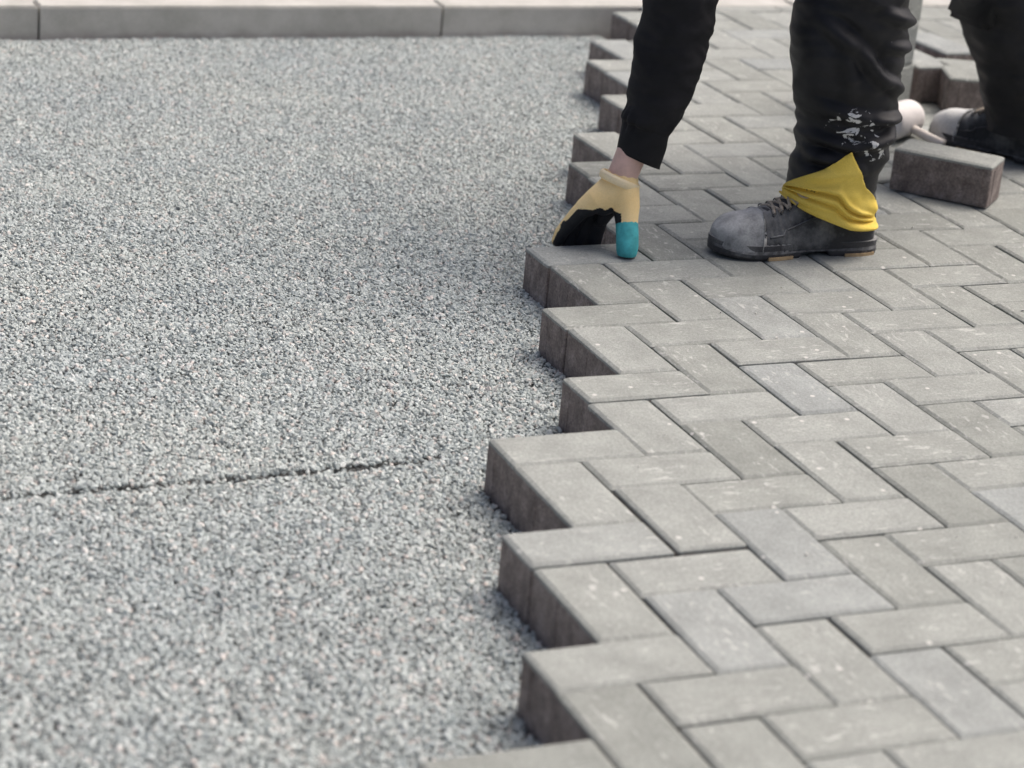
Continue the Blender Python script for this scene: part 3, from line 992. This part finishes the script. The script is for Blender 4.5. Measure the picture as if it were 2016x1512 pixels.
# ---- boots (local frame: x from heel to toe, y across, z up)
def boot(heel, direction, toe_mat, name='boot'):
    dv = Vector((*direction, 0)).normalized()
    M4 = Matrix.Translation((*heel, 0)) @ Matrix.Rotation(math.atan2(dv.y, dv.x), 4, 'Z') @ Matrix.Diagonal((0.955, 1, 0.93, 1))
    def put(me, nm, mat, parent):
        me.transform(M4)
        return part(nm, me, mat, parent)
    # upper: s along the foot -> half width and top height
    prof = [(0.004, 0.012, 0.085), (0.010, 0.028, 0.120), (0.022, 0.037, 0.138), (0.050, 0.043, 0.145), (0.090, 0.043, 0.146), (0.130, 0.043, 0.142), (0.160, 0.044, 0.128),
            (0.185, 0.046, 0.110), (0.210, 0.049, 0.096), (0.240, 0.0515, 0.085), (0.270, 0.0505, 0.078), (0.295, 0.0465, 0.0745), (0.312, 0.0395, 0.068), (0.325, 0.030, 0.059), (0.333, 0.016, 0.048)]
    rows = catmull(prof, 90)
    nr = 56
    V, F = [], []
    zb = 0.018
    for (s, w, h) in rows:
        hh = max(h - zb, 0.02)
        for k in range(nr):
            a = 2 * math.pi * k / nr
            c, sn = math.cos(a), math.sin(a)
            e = 0.62 if sn > 0 else 0.35
            yy = w * math.copysign(abs(c) ** e, c)
            if sn > 0:
                nar = 1.0 - 0.28 * sn * max(0.0, min(1.0, (hh - 0.055) / 0.05))
                zz = zb + hh * (abs(sn) ** 0.80)
                yy *= nar
            else:
                zz = zb - 0.004 * abs(sn)
            p = Vector((s, yy, zz))
            cr = math.exp(-((s - 0.222) / 0.022) ** 2) * 0.0030 * math.sin(s * 520 + 4 * noise.noise((yy * 30, zz * 30, 1)))
            p += Vector((0, c, max(sn, 0))) * (cr + 0.0012 * noise.noise((s * 40, yy * 40, zz * 40)))
            V.append(p)
    n = len(rows)
    for i in range(n - 1):
        for k in range(nr):
            k2 = (k + 1) % nr
            F.append((i * nr + k, (i + 1) * nr + k, (i + 1) * nr + k2, i * nr + k2))
    F.append(tuple(range(nr)))
    F.append(tuple((n - 1) * nr + k for k in range(nr))[::-1])
    me = mesh_of('boot', V, F, True)
    up = put(me, name, MAT['boot'], None)
    # toe cap: scuffed shell over the front third
    tv, tf = [], []
    idx = [i for i, r_ in enumerate(rows) if r_[0] > 0.243]
    half = [k for k in range(nr) if math.sin(2 * math.pi * k / nr) > -0.05]
    half.sort(key=lambda k: (k + nr // 4) % nr)
    for i in idx:
        for k in half:
            a = 2 * math.pi * k / nr
            lead = 0.012 * abs(math.cos(a)) if i == idx[0] else 0
            tv.append(V[i * nr + k] + Vector((0.0025 + lead, 0.0018 * math.cos(a), 0.0018 * max(math.sin(a), 0) + 0.0004)))
    nh = len(half)
    for i in range(len(idx) - 1):
        for k in range(nh - 1):
            tf.append((i * nh + k, (i + 1) * nh + k, (i + 1) * nh + k + 1, i * nh + k + 1))
    tf.append(tuple((len(idx) - 1) * nh + k for k in range(nh))[::-1])
    put(mesh_of('toe_cap', tv, tf, True), 'toe_cap', MAT[toe_mat], up)
    # side stitching panels: raised quarter seam on both sides
    for sy in (-1, 1):
        pts = []
        for s in np.linspace(0.05, 0.242, 30):
            i = int(np.argmin(abs(rows[:, 0] - s)))
            ang = 0.28 + 0.22 * math.sin((s - 0.05) * 16)
            k = int(round(ang / (2 * math.pi) * nr)) if sy > 0 else int(round((math.pi - ang) / (2 * math.pi) * nr))
            pts.append(V[i * nr + k % nr] + Vector((0, sy * 0.0008, 0)))
        v_, f_ = tube(pts, 0.0022, 6)
        put(mesh_of('seam', v_, f_, True), 'seam', MAT['boot'], up)
    # sole with toe spring, raised arch and heel block
    out = catmull([(-0.004, 0.001), (0.000, 0.022), (0.012, 0.036), (0.045, 0.044), (0.09, 0.043), (0.135, 0.041), (0.18, 0.045), (0.225, 0.053), (0.262, 0.0545), (0.292, 0.050), (0.315, 0.041), (0.331, 0.028), (0.339, 0.014), (0.341, 0.001)], 90)
    sv, sf = [], []
    for (s, w) in out:
        spring = 0.010 * max(0.0, (s - 0.265) / 0.075) ** 1.6
        arch = 0.011 if 0.108 < s < 0.168 else 0.0
        notch = 0.004 if int((s + 0.1) * 95) % 2 == 0 else 0.0
        zt = 0.030 + 0.45 * spring
        for yy, zz in ((-w * 0.93, 0.0005 + spring + arch), (-w, 0.006 + spring + arch), (-w - 0.0015 + notch * 0.3, 0.013 + spring * 0.9), (-w + 0.001, 0.019 + spring * 0.8), (-w * 0.985, zt), (-w * 0.9, zt + 0.002),
                       (w * 0.9, zt + 0.002), (w * 0.985, zt), (w - 0.001, 0.019 + spring * 0.8), (w + 0.0015 - notch * 0.3, 0.013 + spring * 0.9), (w, 0.006 + spring + arch), (w * 0.93, 0.0005 + spring + arch)):
            sv.append((s, yy, zz))
    m_ = 12
    for i in range(len(out) - 1):
        for k in range(m_):
            k2 = (k + 1) % m_
            sf.append((i * m_ + k, (i + 1) * m_ + k, (i + 1) * m_ + k2, i * m_ + k2))
    sf.append(tuple(range(m_)))
    sf.append(tuple((len(out) - 1) * m_ + k for k in range(m_))[::-1])
    put(mesh_of('sole', sv, sf, False), 'sole', MAT['sole'], up)
    for s0, s1, z1 in ((0.012, 0.078, 0.0075), (0.190, 0.245, 0.0075)):
        tvv, tff = [], []
        ss = np.linspace(s0, s1, 14)
        for s in ss:
            w = float(np.interp(s, out[:, 0], out[:, 1])) + 0.0030
            tvv += [(s, -w, 0.0012), (s, -w, z1), (s, w, z1), (s, w, 0.0012)]
        for i in range(len(ss) - 1):
            for k in range(4):
                k2 = (k + 1) % 4
                tff.append((i * 4 + k, (i + 1) * 4 + k, (i + 1) * 4 + k2, i * 4 + k2))
        tff += [(0, 1, 2, 3), tuple((len(ss) - 1) * 4 + k for k in (3, 2, 1, 0))]
        put(mesh_of('tread_insert', tvv, tff), 'tread_insert', MAT['tan'], up)
    # laces: crossing bars over the tongue, then a knot with two loops
    def top_at(s, y):
        w, h = float(np.interp(s, rows[:, 0], rows[:, 1])), float(np.interp(s, rows[:, 0], rows[:, 2]))
        return zb + (h - zb) * max(0.0, 1 - (abs(y) / (w * 1.02)) ** 2.6) ** 0.42 + 0.0022
    gv, gf = [], []
    ts, ty_ = np.linspace(0.150, 0.236, 24), np.linspace(-0.024, 0.024, 11)
    for s in ts:
        for y in ty_:
            gv.append((s, y * (1 - 0.35 * max(0, (s - 0.215) / 0.021)), top_at(s, y) - 0.0008))
    for i in range(len(ts) - 1):
        for k in range(10):
            gf.append((i * 11 + k, (i + 1) * 11 + k, (i + 1) * 11 + k + 1, i * 11 + k + 1))
    put(mesh_of('tongue', gv, gf, True), 'tongue', MAT['glove_palm'], up)
    for k in range(5):
        s = 0.222 - k * 0.0155
        for sg in (-1, 1):
            pts = []
            for t in np.linspace(-1, 1, 13):
                y = 0.027 * t
                sx = s + sg * 0.0075 * t
                pts.append((sx, y, top_at(sx, y) + 0.0012 * sg))
            v_, f_ = tube(pts, 0.0033, 7)
            put(mesh_of('lace', v_, f_, True), 'lace', MAT['lace'], up)
    for k in range(5):
        for sg in (-1, 1):
            s_ = 0.222 - k * 0.0155 + 0.0075
            y_ = sg * 0.0285
            ring = [(s_ + 0.0042 * math.cos(q_), y_ + sg * 0.002 * math.cos(q_), top_at(s_, y_) + 0.0005 + 0.0036 * math.sin(q_)) for q_ in np.linspace(0, 2 * math.pi, 13)]
            v_, f_ = tube(ring, 0.0012, 6)
            put(mesh_of('eyelet', v_, f_, True), 'eyelet', MAT['sole'], up)
    for sg in (-1, 1):
        pts = []
        for t in np.linspace(0, 1, 22):
            a = t * 2 * math.pi
            y = sg * (0.004 + 0.017 * (1 - math.cos(a)))
            sx = 0.165 + 0.012 * math.sin(a) + 0.010 * t
            pts.append((sx, y, top_at(sx, y * 0.7) + 0.005 + 0.006 * math.sin(a * 0.5)))
        v_, f_ = tube(pts, 0.0033, 7)
        put(mesh_of('lace', v_, f_, True), 'lace', MAT['lace'], up)
    return up

boot((1.052, 0.717), (-1.0, 0.045), 'boot_toe')
boot((1.795, 1.150), (-0.50, 0.866), 'boot_toe_pale')

# ------------------------------------------------------------------ loose paving blocks
def loose_block(x, y, z, rz, label, rx=0.0, ry=0.0, k=0):
    o = link('paving_block', BLK[k % len(BLK)], None)
    o.matrix_world = Matrix.Translation((x, y, z)) @ Matrix.Rotation(rz, 4, 'Z') @ Matrix.Rotation(ry, 4, 'Y') @ Matrix.Rotation(rx, 4, 'X')
    tag(o, label, 'paving block', 'loose blocks lying on the finished paving')
    return o
TZ = 0.0022
# block between the two boots: its long near edge runs (1.304,1.064)-(1.437,0.916)
e0, e1 = Vector((1.304, 1.064, 0)), Vector((1.437, 0.916, 0))
ed = (e1 - e0).normalized()
nn = Vector((-ed.y, ed.x, 0))
c = (e0 + e1) / 2 + nn * (g - JT) / 2
loose_block(c.x, c.y, TZ, math.atan2(ed.y, ed.x), 'loose grey paving block lying askew between the two boots', k=1)
loose_block(1.802, 1.800, TZ, math.pi / 2, 'loose grey block lying lengthwise beside the upright stacked blocks', k=2)
bd = Vector((0.93, -0.37, 0)).normalized()
c = Vector((1.776, 1.600, 0)) + bd * 0.049 + Vector((0.37, 0.93, 0)) * 0.10
loose_block(c.x, c.y, TZ, math.atan2(0.93, 0.37), 'loose grey block nearest the dark rear trouser leg, its end turned out', k=3)
loose_block(1.952, 1.930, TZ, math.pi / 2 + 0.06, 'loose grey block lying behind the others in the small heap', k=4)
SX, SY = 1.592, 1.655
for lv in range(3):
    nm = ('lowest', 'middle', 'topmost')[lv]
    # standing on its long edge, wearing face towards the gravel side
    loose_block(SX + (0.004, -0.003, 0.001)[lv], SY + 0.0 + BH / 2, TZ + (g - JT) * (lv + 0.5) + 0.0005 * lv, (0.50, 0.46, 0.49)[lv],
                'grey paving block standing on edge behind the front leg, %s of its stack' % nm, rx=math.pi / 2, k=lv)

# ------------------------------------------------------------------ white rubber mallet
mal = bpy.data.objects.new('rubber_mallet', None)
COL.objects.link(mal)
mal.location = (1.540, 1.425, 0)
tag(mal, 'white rubber mallet with pale handle lying on the paving behind the front leg', 'mallet')
hr = 0.039
ax = Vector((0.87, 0.50, 0)).normalized()                 # axis of the head
prof = [(-0.062, 0.001), (-0.061, 0.020), (-0.057, 0.030), (-0.048, 0.0355), (-0.02, 0.036), (0.0, 0.0355), (0.02, 0.036), (0.046, 0.0355), (0.055, 0.031), (0.061, 0.021), (0.063, 0.001)]
V, F = [], []
side = Vector((-ax.y, ax.x, 0))
ns = 40
for s, r_ in catmull([(a_, b_ * 1.08) for a_, b_ in prof], 44):
    for k in range(ns):
        a = 2 * math.pi * k / ns
        V.append(ax * s + side * (r_ * math.cos(a)) + Vector((0, 0, hr + 0.001 + r_ * math.sin(a))))
for i in range(43):
    for k in range(ns):
        k2 = (k + 1) % ns
        F.append((i * ns + k, i * ns + k2, (i + 1) * ns + k2, (i + 1) * ns + k))
link('head', mesh_of('head', V, F, True), MAT['rubber_white'], mal)
hd = Vector((0.55, -0.83, 0)).normalized()
pts = [Vector((0, 0, hr - 0.004 - 0.22 * t)) + hd * t for t in np.linspace(-0.03, 0.112, 24)]
V, F = tube(pts, 0.0100, 16)
link('handle', mesh_of('handle', V, F, True), MAT['wood'], mal)
